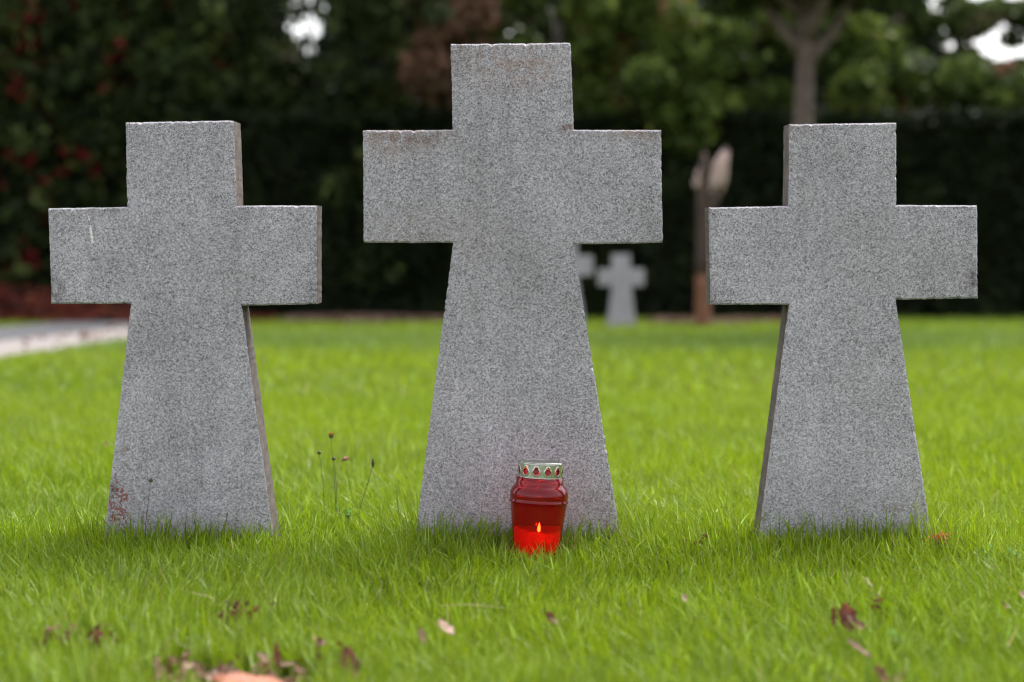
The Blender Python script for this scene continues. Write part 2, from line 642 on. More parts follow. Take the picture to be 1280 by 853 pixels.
def build_lantern():
    root = empty("grave_lantern", LANT, "lit red glass candle lantern with pierced silvery lid at the foot of the tall cross", "candle lantern")
    root.rotation_euler = (math.radians(-1.5), math.radians(3.2), math.radians(8))
    u = 0.00149 * 1.035
    # --- glass: a real wall with thickness, tinted
    t = NT("red_glass")
    fr = t.n("ShaderNodeFresnel"); fr.inputs["IOR"].default_value = 1.5
    o = t.obj()
    nr = t.bump(t.noise(28, 2, 0.5, o), 0.25, 0.004)
    t.l(nr, fr.inputs["Normal"])
    tr = t.n("ShaderNodeBsdfTransparent"); tr.inputs["Color"].default_value = (0.56, 0.008, 0.026, 1)
    gl = t.n("ShaderNodeBsdfGlossy"); gl.inputs["Roughness"].default_value = 0.08
    gl.inputs["Color"].default_value = (1, 0.93, 0.93, 1)
    t.l(nr, gl.inputs["Normal"])
    df = t.n("ShaderNodeBsdfDiffuse"); df.inputs["Color"].default_value = (0.26, 0.002, 0.010, 1)
    m0 = t.n("ShaderNodeMixShader"); m0.inputs[0].default_value = 0.42
    t.l(tr.outputs[0], m0.inputs[1]); t.l(df.outputs[0], m0.inputs[2])
    mx = t.n("ShaderNodeMixShader")
    t.l(t.math('MULTIPLY', fr.outputs[0], 0.85, clamp=True), mx.inputs[0])
    t.l(m0.outputs[0], mx.inputs[1]); t.l(gl.outputs[0], mx.inputs[2])
    glass = t.done(mx.outputs[0])
    prof = [(0.0005, 0.003), (26 * u, 0.003), (27.5 * u, 0.006), (28.2 * u, 0.014), (28.8 * u, 0.03), (30 * u, 0.05), (31.5 * u, 0.07),
            (33 * u, 0.09), (34.2 * u, 0.106), (34.7 * u, 0.1105), (36.0 * u, 0.1125), (36.2 * u, 0.1140), (35.0 * u, 0.1160),
            (35.4 * u, 0.120), (35.5 * u, 0.126), (34.9 * u, 0.132), (33.4 * u, 0.1375), (31.4 * u, 0.1415), (29.6 * u, 0.1440), (28.9 * u, 0.148),
            (28.8 * u, 0.158), (26.2 * u, 0.160), (26.0 * u, 0.176)]
    g = link("glass_jar", mesh_py("glass_jar", *lathe(prof, 96), True), glass, root)
    # --- wax shell with a melted hollow, wick, flame
    t = NT("candle_wax")
    p = t.n("ShaderNodeBsdfPrincipled")
    p.inputs["Base Color"].default_value = (0.88, 0.52, 0.38, 1)
    p.inputs["Roughness"].default_value = 0.4
    trl = t.n("ShaderNodeBsdfTranslucent"); trl.inputs["Color"].default_value = (1.0, 0.72, 0.5, 1)
    mx = t.n("ShaderNodeMixShader"); mx.inputs[0].default_value = 0.75
    t.l(p.outputs[0], mx.inputs[1]); t.l(trl.outputs[0], mx.inputs[2])
    wax = t.done(mx.outputs[0])
    wp = [(0.001, 0.005), (26.0 * u, 0.005), (26.6 * u, 0.02), (28.0 * u, 0.045), (28.3 * u, 0.058), (27.6 * u, 0.0625), (25.5 * u, 0.0615),
          (22 * u, 0.0575), (17 * u, 0.053), (10 * u, 0.051), (0.001, 0.0505)]
    V, Fc = lathe(wp, 64)
    V = [(x, y, z + (0.0022 * math.sin(2 * math.atan2(y, x) + 1.0) if z > 0.052 else 0)) for (x, y, z) in V]
    link("wax", mesh_py("wax", V, Fc, True), wax, root)
    wickm = plain_mat("wick_black", (0.01, 0.01, 0.01), (0.03, 0.025, 0.02), 300)
    c = (0.0, -0.018)
    link("wick", mesh_py("wick", *tube([(c[0], c[1], 0.050), (c[0] + .0006, c[1], 0.055), (c[0] + .0015, c[1], 0.059)], [.0009, .0008, .0006])), wickm, root)
    t = NT("flame_glow")
    e = t.n("ShaderNodeEmission"); e.inputs["Color"].default_value = (1.0, 0.80, 0.03, 1); e.inputs["Strength"].default_value = 60
    fm = t.done(e.outputs[0])
    fp = [(0.0002, 0.0565), (0.0016, 0.0578), (0.0029, 0.0605), (0.0031, 0.0635), (0.0024, 0.0675), (0.0013, 0.0715), (0.0002, 0.0750)]
    V, Fc = lathe(fp, 16)
    V = [(x + c[0] + (z - 0.057) * 0.02, y + c[1], z) for (x, y, z) in V]
    link("flame", mesh_py("flame", V, Fc, True), fm, root)
    ld = bpy.data.lights.new("flame_light", 'POINT')
    ld.energy = 0.013
    ld.color = (1.0, 0.5, 0.2)
    ld.shadow_soft_size = 0.004
    lo = bpy.data.objects.new("flame_light", ld)
    COL.objects.link(lo)
    lo.parent = root
    lo.location = (c[0], c[1] + 0.004, 0.0665)
    # the flame's glow down in the melted pool
    # --- lid: pierced sheet-metal band with raised rims round the drop-shaped holes
    t = NT("lid_metal")
    o = t.obj()
    n = t.noise(90, 4, 0.6, o)
    lc = t.ramp(n, [(0.3, (0.50, 0.49, 0.46)), (0.7, (0.68, 0.67, 0.63))])
    lid_m = t.done(t.bsdf(lc, 0.27, t.bump(n, 0.15, 0.0008), Metallic=0.95))
    R = 27.2 * u
    z0, z1 = 0.1565, 0.1865
    NS, NZ = 336, 34
    V, keep = [], []

    def hole(s, z):
        """signed distance-like value (metres): negative inside a drop-shaped hole"""
        per = 2 * math.pi * R / 12
        x = (s * R + per * 0.15) % per - per / 2
        zz = z - (z0 + z1) / 2 - 0.0005
        d1 = math.hypot(x, zz + 0.0012) - 0.0058
        d2 = math.hypot(x, zz - 0.0052) - 0.0029
        return min(d1, d2)
    for k in range(NZ + 1):
        z = z0 + (z1 - z0) * k / NZ
        for s in range(NS):
            a = s / NS * 2 * math.pi
            d = hole(a, z)
            r = R + 0.0011 * math.exp(-((d - 0.0006) / 0.0007) ** 2)
            if k == 0: r += 0.0014
            if k == 1: r += 0.0018
            if k == 2: r += 0.0010
            if k == NZ: r -= 0.0006
            V.append((r * math.cos(a), r * math.sin(a), z))
    Fc = []
    for k in range(NZ):
        for s in range(NS):
            a = (s + 0.5) / NS * 2 * math.pi
            z = z0 + (z1 - z0) * (k + 0.5) / NZ
            if hole(a, z) < 0: continue
            s2 = (s + 1) % NS
            Fc.append((k * NS + s, k * NS + s2, (k + 1) * NS + s2, (k + 1) * NS + s))
    b = len(V)
    tp = [(R - 0.0006, z1), (R - 0.0004, z1 + 0.0010), (R - 0.0016, z1 + 0.0019), (R - 0.0036, z1 + 0.0013), (R - 0.0044, z1 - 0.0004),
          (R * 0.72, z1 - 0.0002), (R * 0.66, z1 + 0.0010), (R * 0.60, z1 + 0.0010), (R * 0.55, z1 - 0.0006), (R * 0.2, z1 - 0.0002), (0.0004, z1)]
    v2, f2 = lathe(tp, 96)
    V, Fc = merge((V, Fc), (v2, f2))
    lid = link("lid", mesh_py("lid", V, Fc, True), lid_m, root)
    sm = lid.modifiers.new("sheet", 'SOLIDIFY'); sm.thickness = 0.0005; sm.offset = -1
    return root


# ------------------------------------------------------------------ grass
def in_cross(x, y, grow=0.0):
    m = np.zeros(len(x), bool)
    for (a, b) in CROSS_X.values():
        m |= (x > a - grow) & (x < b + grow) & (y > -grow) & (y < 0.10 + grow)
    return m


def vnoise(x, y, sc, seed):
    """smooth value noise on numpy arrays"""
    r = np.random.default_rng(seed).random((64, 64))
    u, v = x * sc + 1000, y * sc + 1000
    iu, iv = np.floor(u).astype(int), np.floor(v).astype(int)
    fu, fv = u - iu, v - iv
    fu, fv = fu * fu * (3 - 2 * fu), fv * fv * (3 - 2 * fv)
    g = lambda a, b: r[a % 64, b % 64]
    return (g(iu, iv) * (1 - fu) + g(iu + 1, iv) * fu) * (1 - fv) + (g(iu, iv + 1) * (1 - fu) + g(iu + 1, iv + 1) * fu) * fv


BARE = [(222, 868, 0.052, 0.105), (322, 872, 0.085, 0.12)]     # worn spots near the camera (photo pixels, radii m)


def grass_patch(name, n, ymin, ymax, half, levels, hmean, wmean, seed, near=True, label=None):
    rg = np.random.default_rng(seed)
    y = rg.uniform(ymin, ymax, n)
    hw = half(y)
    x = rg.uniform(-1, 1, n) * hw
    # clump the blades into little tufts
    if near:
        cell = 0.022
        cxn = np.floor(x / cell); cyn = np.floor(y / cell)
        hsh = np.abs(np.sin(cxn * 12.9898 + cyn * 78.233) * 43758.5453) % 1
        hsh2 = np.abs(np.sin(cxn * 39.346 + cyn * 11.135) * 24634.6345) % 1
        x = x + ((cxn + hsh) * cell - x) * 0.35
        y = y + ((cyn + hsh2) * cell - y) * 0.35
    keep = ~in_cross(x, y, 0.001)
    keep &= (np.hypot(x - LANT.x, y - LANT.y) > 0.043)
    keep &= ~((x > PATH_L - 0.02) & (x < PATH_R + 0.01))
    # fewer blades on worn spots
    for (px, py, rx, ry) in BARE:
        p = ground_at(px, py)
        q = ((x - p.x) / rx) ** 2 + ((y - p.y) / ry) ** 2
        keep &= ~((q < 1) & (rg.random(len(x)) < 0.93))
    x, y = x[keep], y[keep]
    n = len(x)
    z = gz(x, y) + 0.006 * np.sin(x * 3.1 + 1) * np.sin(y * 2.3) - 0.003
    lump = vnoise(x, y, 5, 3) * 0.5 + vnoise(x, y, 16, 4) * 0.5
    h = hmean * (0.55 + 0.9 * rg.random(n) ** 1.2) * (0.72 + 0.55 * lump)
    if near:
        # unmown fringe round the stones, trodden spot in front of the lantern
        fr = np.zeros(n)
        for (a, b) in CROSS_X.values():
            dx = np.maximum(np.maximum(a - x, x - b), 0); dy = np.maximum(np.maximum(-y, y - 0.1), 0)
            fr = np.maximum(fr, np.exp(-(np.hypot(dx, dy) / 0.11) ** 2))
        h *= 1 + fr * (0.05 + 1.0 * rg.random(n) ** 4)
        ql = np.hypot((x - LANT.x) / 0.075, (y - LANT.y + 0.07) / 0.08)
        h *= 1 - 0.38 * np.exp(-ql ** 2) * (rg.random(n) < 0.93)
    w = wmean * (0.6 + 0.8 * rg.random(n))
    w = np.where(rg.random(n) < 0.06, w * 1.7, w)
    yaw = rg.uniform(0, 2 * np.pi, n)
    wind = vnoise(x, y, 2.2, 8) * 2 * np.pi
    lean_dir = np.where(rg.random(n) < 0.4, wind, rg.uniform(0, 2 * np.pi, n))
    lean = rg.normal(0.22, 0.17, n) * (1.0 if near else 0.9)
    bend = np.abs(rg.normal(0.32, 0.36, n))
    # levels: list of heights 0..1, last one the tip
    L = len(levels)
    px_, py_, pz_, w_ = [], [], [], []
    for k, s in enumerate(levels):
        ang = lean + bend * s * 1.1
        # integrate roughly along the arc
        horiz = h * (np.sin(lean) * s + np.sin(bend) * s * s * 0.75)
        vert = h * (np.cos(lean) * s - 0.30 * bend * s * s * 0.9)
        px_.append(x + np.cos(lean_dir) * horiz)
        py_.append(y + np.sin(lean_dir) * horiz)
        pz_.append(z + np.maximum(vert, 0.0))
        w_.append(w * (1 - s ** 2.2) if k < L - 1 else w * 0)
    sx, sy = np.cos(yaw), np.sin(yaw)
    nv = 2 * (L - 1) + 1
    V = np.zeros((n, nv, 3), np.float32)
    for k in range(L - 1):
        ww = w_[k] * 0.5 if k else w * 0.42
        V[:, 2 * k, 0] = px_[k] - sx * ww; V[:, 2 * k, 1] = py_[k] - sy * ww; V[:, 2 * k, 2] = pz_[k]
        V[:, 2 * k + 1, 0] = px_[k] + sx * ww; V[:, 2 * k + 1, 1] = py_[k] + sy * ww; V[:, 2 * k + 1, 2] = pz_[k]
    V[:, nv - 1, 0] = px_[-1]; V[:, nv - 1, 1] = py_[-1]; V[:, nv - 1, 2] = pz_[-1]
    # colours
    hue = rg.random(n)
    tone = vnoise(x, y, 1.1, 21) * 0.6 + vnoise(x, y, 0.35, 22) * 0.4
    ca = np.array([0.134, 0.245, 0.008]); cb = np.array([0.292, 0.378, 0.010]); cc = np.array([0.310, 0.430, 0.085])
    C = ca + (cb - ca) * np.clip(hue * 0.65 + tone * 0.5, 0, 1)[:, None]
    bl = rg.random(n) < 0.12
    C[bl] = cc * (0.8 + 0.5 * rg.random((bl.sum(), 1)))
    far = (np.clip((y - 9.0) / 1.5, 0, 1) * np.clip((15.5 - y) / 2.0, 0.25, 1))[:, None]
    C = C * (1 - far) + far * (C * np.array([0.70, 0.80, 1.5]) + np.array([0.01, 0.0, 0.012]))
    dry = rg.random(n) < (0.012 if near else 0.006)
    C[dry] = np.array([0.42, 0.36, 0.16]) * (0.7 + 0.5 * rg.random((dry.sum(), 1)))
    C *= (0.68 + 0.58 * rg.random((n, 1)))
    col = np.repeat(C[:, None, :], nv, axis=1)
    # roots blended towards a dull olive, mostly darker than the rest of the blade
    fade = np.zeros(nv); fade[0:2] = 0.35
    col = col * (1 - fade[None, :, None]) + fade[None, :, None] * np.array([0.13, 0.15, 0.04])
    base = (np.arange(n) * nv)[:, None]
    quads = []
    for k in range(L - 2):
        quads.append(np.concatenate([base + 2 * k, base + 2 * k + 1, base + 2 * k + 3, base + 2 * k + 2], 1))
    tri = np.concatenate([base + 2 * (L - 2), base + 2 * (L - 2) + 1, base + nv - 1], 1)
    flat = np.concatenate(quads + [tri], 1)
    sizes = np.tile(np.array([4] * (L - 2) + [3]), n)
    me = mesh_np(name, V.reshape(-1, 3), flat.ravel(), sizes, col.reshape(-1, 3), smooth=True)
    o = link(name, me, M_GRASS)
    return tag(o, label, "grass", kind="stuff")


def build_grass():
    wide = lambda k, c: (lambda y: (y + CAM_D) * k + c)
    grass_patch("lawn_grass", 150000, -1.35, 0.75, wide(0.36, 0.12), [0, .3, .62, 1], 0.053, 0.0033, 1, True,
                "bright green uncut grass round the foot of the crosses")
    grass_patch("lawn_grass", 125000, 0.75, 4.2, wide(0.36, 0.2), [0, .5, 1], 0.058, 0.0042, 2, False,
                "bright green blurred lawn just behind the crosses")
    grass_patch("lawn_grass", 120000, 4.2, 22.0, wide(0.36, 0.6), [0, .5, 1], 0.062, 0.011, 3, False,
                "far lawn of blurred yellow green grass reaching the hedge")


# ------------------------------------------------------------------ foliage
def leaf_cloud(name, P, size, cols, seed, mat, parent, long=1.5, up=0.0, stuff=True, nodes_label=None):
    """thousands of small folded leaves at points P"""
    rg = np.random.default_rng(seed)
    n = len(P)
    a = rg.normal(size=(n, 3)); a /= np.linalg.norm(a, axis=1)[:, None]
    b = rg.normal(size=(n, 3)); b[:, 2] += up
    b -= a * (a * b).sum(1)[:, None]
    b /= np.linalg.norm(b, axis=1)[:, None]
    c = np.cross(a, b)
    s = size * (0.6 + 0.8 * rg.random(n))[:, None]
    V = np.zeros((n, 4, 3))
    V[:, 0] = P - b * s * 0.5 * long
    V[:, 1] = P + a * s * 0.5 + c * s * 0.16
    V[:, 2] = P + b * s * 0.5 * long
    V[:, 3] = P - a * s * 0.5 + c * s * 0.16
    C = cols * (0.65 + 0.7 * rg.random((n, 1)))
    col = np.repeat(C[:, None, :], 4, axis=1).reshape(-1, 3)
    base = (np.arange(n) * 4)[:, None]
    f = np.concatenate([base, base + 1, base + 2, base, base + 2, base + 3], 1).ravel()
    me = mesh_np(name, V.reshape(-1, 3), f, np.full(2 * n, 3), col)
    o = link(name, me, mat, parent)
    if stuff: o["kind"] = "stuff"
    return o


def pick_cols(n, palette, weights, rg, P=None, clump=1.2):
    pal = np.array(palette, float)
    if P is None:
        idx = rg.choice(len(pal), n, p=np.array(weights) / sum(weights))
        return pal[idx]
    # neighbouring leaves tend to share a colour
    q = np.floor(P * clump).astype(int)
    h = (np.abs(np.sin(q[:, 0] * 12.98 + q[:, 1] * 78.2 + q[:, 2] * 37.7) * 43758.5) % 1)
    h = (h * 0.72 + rg.random(n) * 0.28)
    r = np.argsort(np.argsort(h)) / max(1, n)
    cum = np.cumsum(np.array(weights) / sum(weights))
    idx = np.clip(np.searchsorted(cum, r), 0, len(pal) - 1)
    return pal[idx]


def clump_points(n, clumps, rg):
    """clumps: list of (centre, (rx, ry, rz)); leaves crowd near each clump's skin"""
    vol = np.array([c[1][0] * c[1][1] + c[1][0] * c[1][2] for c in clumps])
    idx = rg.choice(len(clumps), n, p=vol / vol.sum())
    cen = np.array([c[0] for c in clumps])[idx]
    rad = np.array([c[1] for c in clumps])[idx]
    d = rg.normal(size=(n, 3)); d /= np.linalg.norm(d, axis=1)[:, None]
    r = rg.random(n) ** 0.42
    return cen + d * rad * r[:, None] * (1 + rg.normal(0, 0.07, (n, 1)))


def limb_tree(root, base, top, r0, spread, nlimb, seed, mat, lean=0.0, segs=10, fork=0.55):
    """tapered trunk and limbs in the tree's local space"""
    rr = random.Random(seed)
    H = top
    pts, rad = [], []
    for i in range(8):
        s = i / 7
        pts.append((lean * s + rr.uniform(-.02, .02) * H * 0.3 * s, rr.uniform(-.02, .02) * H * 0.3 * s, -0.05 + H * s))
        rad.append(r0 * (1.25 if i == 0 else 1) * (1 - 0.75 * max(0, s - 0.1)))
    link("trunk", mesh_py("trunk", *tube(pts, rad, segs), True), mat, root)
    for k in range(nlimb):
        s = fork + (0.9 - fork) * k / max(1, nlimb - 1)
        p0 = Vector(pts[0]).lerp(Vector(pts[-1]), s)
        an = k * 2.4 + rr.random()
        L = spread * rr.uniform(0.7, 1.0) * (1.2 - 0.6 * s)
        d = Vector((math.cos(an), math.sin(an), 0.9 + 0.5 * rr.random()))
        P, Rr = [], []
        for j in range(6):
            q = j / 5
            P.append(p0 + Vector((d.x * L * q, d.y * L * q, d.z * L * q ** 1.15)) + Vector((rr.uniform(-1, 1), rr.uniform(-1, 1), 0)) * 0.05 * L * q)
            Rr.append(r0 * 0.55 * (1 - 0.85 * q))
        link("limb", mesh_py("limb", *tube(P, Rr, 7), True), mat, root)


def tree(name, loc, label, cat, group, clumps, nleaf, leaf, palette, weights, seed, r0=0.12, trunk_h=3.0, spread=1.0, nlimb=4,
         bark=None, gaps=(), mat=None, clump=1.5, lean=0.0, fork=0.55):
    """loc: foot of the trunk; clumps relative to it; gaps: (x, y, z, r) relative spheres left open"""
    rg = np.random.default_rng(seed)
    root = empty(name, loc, label, cat, group)
    P = clump_points(nleaf, clumps, rg)
    # break the mass up with noise so the outline is uneven and holes show
    nz = vnoise(P[:, 0] + P[:, 1] * 0.37, P[:, 2] - P[:, 1] * 0.21, 2.6, seed) * 0.6 + vnoise(P[:, 0] - P[:, 1], P[:, 2], 6.0, seed + 5) * 0.4
    P = P[nz > 0.33]
    for (gx, gy, gz_, gr) in gaps:
        q = np.sqrt((P[:, 0] - gx) ** 2 + ((P[:, 1] - gy) * 0.35) ** 2 + (P[:, 2] - gz_) ** 2)
        P = P[(q > gr * (0.75 + 0.5 * rg.random(len(P)))) | (rg.random(len(P)) < 0.30)]
    P = P[P[:, 2] > 0.02]
    C = pick_cols(len(P), palette, weights, rg, P, clump)
    limb_tree(root, loc, trunk_h, r0, spread, nlimb, seed, bark or M_BARK, lean=lean, fork=fork)
    leaf_cloud("crown", P, leaf, C, seed, mat or M_LEAF, root)
    return root


def rand_clumps(n, cx, cz, rx, rz, ry, r, seed, zmin=0.0):
    rr = random.Random(seed)
    out = []
    while len(out) < n:
        a, b, c = rr.uniform(-1, 1), rr.uniform(-1, 1), rr.uniform(-1, 1)
        if a * a + b * b + c * c > 1: continue
        z = cz + c * rz
        if z < zmin: continue
        q = r * rr.uniform(0.7, 1.3)
        out.append(((cx + a * rx, b * ry, z), (q, q, q * 0.8)))
    return out


M_BARK = None


def build_trees():
    global M_BARK
    M_BARK = plain_mat("tree_bark", (0.05, 0.042, 0.036), (0.15, 0.125, 0.11), 14, 0.9, 0.7, 0.02)
    DARK = [(0.022, 0.034, 0.011), (0.042, 0.060, 0.017), (0.080, 0.105, 0.028)]
    MID = [(0.050, 0.075, 0.016), (0.105, 0.150, 0.028), (0.19, 0.24, 0.045), (0.28, 0.09, 0.07)]
    # ---- tree right of centre whose trunk stands behind the right-hand cross
    d = 17.0
    b = at_d(1003, d)
    k = d / F
    cl = rand_clumps(24, 0.0, 4.2, 0.80, 1.1, 1.1, 0.40, 5, 3.55)
    cl += [((-0.65, 0.2, 3.35), (0.40, 0.4, 0.25)), ((0.75, 0.2, 3.35), (0.40, 0.4, 0.25)), ((0.1, 0.5, 3.4), (0.5, 0.4, 0.25)), ((0.1, -0.45, 3.5), (0.85, 0.4, 0.27))]
    trunk_m = plain_mat("pale_bark", (0.075, 0.053, 0.045), (0.165, 0.125, 0.105), 9, 0.9, 0.6, 0.02)
    tree("broadleaf_tree", b, "tree with a straight grey brown trunk rising behind the right cross", "tree", None,
         cl, 16000, 0.085, DARK + [(0.05, 0.08, 0.014)], [5, 4, 2, 1], 31, r0=0.155, trunk_h=3.6, spread=1.3, nlimb=6, bark=trunk_m, fork=0.74)

    # ---- trees behind / above the hedge, middle and right: lit greens with a few red sprays
    specs = [
        # px, d, centre py, width px, height px, n, seed, palette weights, label
        (700, 25.4, 60, 95, 130, 15000, 41, [3, 5, 2, 0.12], "leafy green tree behind the head of the tall cross"),
        (820, 25.0, 80, 100, 120, 16000, 42, [2, 5, 4, 0.5], "mid green tree with a spray of red leaves between the tall and right crosses"),
        (925, 25.8, 60, 80, 120, 12000, 43, [3, 5, 3, 0.15], "green tree just left of the bare grey trunk"),
        (1072, 25.6, 60, 48, 95, 9000, 44, [3, 5, 3, 0.1], "green tree with yellowish leaves just right of the bare grey trunk"),
        (1165, 26.4, 128, 95, 55, 11000, 45, [3, 5, 2, 0.6], "bushy green tree with reddish patches above the right hedge"),
        (1270, 27.0, 135, 75, 50, 8000, 46, [2, 4, 1, 1.6], "low tree with russet leaves under the open sky at the right edge"),
    ]
    for (px, d, cy, wp, hp, n, sd, w, lab) in specs:
        b = at_d(px, d)
        k = d / F
        cz = z_at(cy, d) - b.z
        cl = rand_clumps(40, 0, cz, wp * k, hp * k, 0.9, 0.31, sd, 0.8)
        gp = []
        if sd == 45: gp = [(-0.95, 0, cz + 0.35, 0.12)]
        tree("broadleaf_tree", b, lab, "tree", "broadleaf trees beyond the hedge", cl, n, 0.10, MID, w, sd, r0=0.1,
             trunk_h=cz + 0.4, spread=0.9, nlimb=4, gaps=gp, fork=0.5)
    # sparse twiggy tree against the sky, top right
    b = at_d(1200, 28.0)
    cz = z_at(20, 28.0) - b.z
    cl = rand_clumps(26, 0.0, cz, 1.0, 0.62, 0.6, 0.22, 47, 1.0)
    tree("broadleaf_tree", b, "thin airy tree with sky showing through at the top right", "tree", "broadleaf trees beyond the hedge",
         cl, 4600, 0.09, [(0.07, 0.10, 0.03), (0.09, 0.12, 0.03), (0.14, 0.08, 0.06)], [3, 3, 1], 47, r0=0.07, trunk_h=cz, spread=0.9, nlimb=7)
    # ---- russet tree behind, left of the tall cross
    b = at_d(565, 25.1)
    cz = z_at(25, 25.1) - b.z
    cl = [((c[0][0], c[0][1] - 0.75, c[0][2]), c[1]) for c in rand_clumps(20, 0, cz, 0.70, 1.15, 0.3, 0.36, 51, 1.0)]
    tree("broadleaf_tree", b, "russet brown leaved tree left of the tall cross head", "tree", None, cl, 12000, 0.10,
         [(0.12, 0.072, 0.044), (0.24, 0.13, 0.085), (0.34, 0.19, 0.13), (0.045, 0.06, 0.02), (0.45, 0.08, 0.05)], [4, 4, 2, 3, 0.12], 51,
         r0=0.13, trunk_h=cz, spread=0.9, nlimb=5,
         gaps=[(-0.47, 0, z_at(15, 24.5) - b.z, 0.12), (0.32, 0, z_at(18, 24.5) - b.z, 0.1)])
    # ---- dark evergreens on the left
    ev = [(-130, 24.6, 1.15, 7.0, "outermost dark evergreen beyond the left edge of the hedge"),
          (5, 24.9, 1.05, 7.4, "dark evergreen hung with red creeper leaves at the left edge"),
          (118, 25.2, 1.0, 7.2, "tall dark evergreen above the left arm of the left cross"),
          (232, 25.0, 1.0, 7.6, "tall dark evergreen rising straight behind the left cross"),
          (318, 25.6, 0.85, 7.0, "dark evergreen just left of the bright sky gap"),
          (380, 26.2, 0.75, 3.75, "shorter dark evergreen under the bright sky gap"),
          (462, 25.3, 0.95, 7.3, "dark evergreen between the sky gap and the russet tree"),
          (1400, 25.6, 1.1, 5.4, "outermost dark evergreen beyond the right edge of the hedge")]
    for i, (px, d, r, H, lab) in enumerate(ev):
        b = at_d(px, d)
        rr = random.Random(70 + i)
        cl = []
        nl = 34
        for q in range(nl):
            s = (q + 0.5) / nl
            z = 0.3 + (H - 0.4) * s
            R = r * (1.0 - 0.35 * max(0, s - 0.45) / 0.55 - (0.5 * max(0, s - 0.85) / 0.15))
            an = q * 2.4
            cl.append(((math.cos(an) * R * 0.5, math.sin(an) * R * 0.5, z), (R * 0.62, R * 0.62, 0.42)))
        pal = DARK + [(0.14, 0.012, 0.014)]
        w = [5, 4, 1.6, 0.02]
        if px < 60: w = [5, 4, 1.6, 1.3]
        elif px < 130: w = [5, 4, 1.4, 1.1]
        elif px < 240: w = [5, 4, 1.8, 0.25]
        gp = []
        zt = lambda py: z_at(py, d) - b.z
        X = lambda q: (q - px) / F * d
        if px in (318, 380, 462):
            gp += [(X(360), 0, zt(36), 0.15), (X(378), 0, zt(42), 0.13), (X(404), 0, zt(38), 0.16), (X(402), 0, zt(12), 0.16)]
        if px == 118: gp += [(X(124), 0, zt(38), 0.06), (X(141), 0, zt(33), 0.08)]
        if px == 232: gp += [(X(213), 0, zt(50), 0.05), (X(228), 0, zt(33), 0.05), (X(246), 0, zt(43), 0.06), (X(244), 0, zt(61), 0.05)]
        tree("evergreen_tree", b, lab, "tree", "dark evergreens on the left" if px < 700 else None, cl, 15000 if H > 5 else 8000, 0.10, pal, w, 70 + i,
             r0=0.1, trunk_h=H * 0.85, spread=0.6, nlimb=5, gaps=gp, mat=M_HEDGE, clump=3.0, fork=0.2)


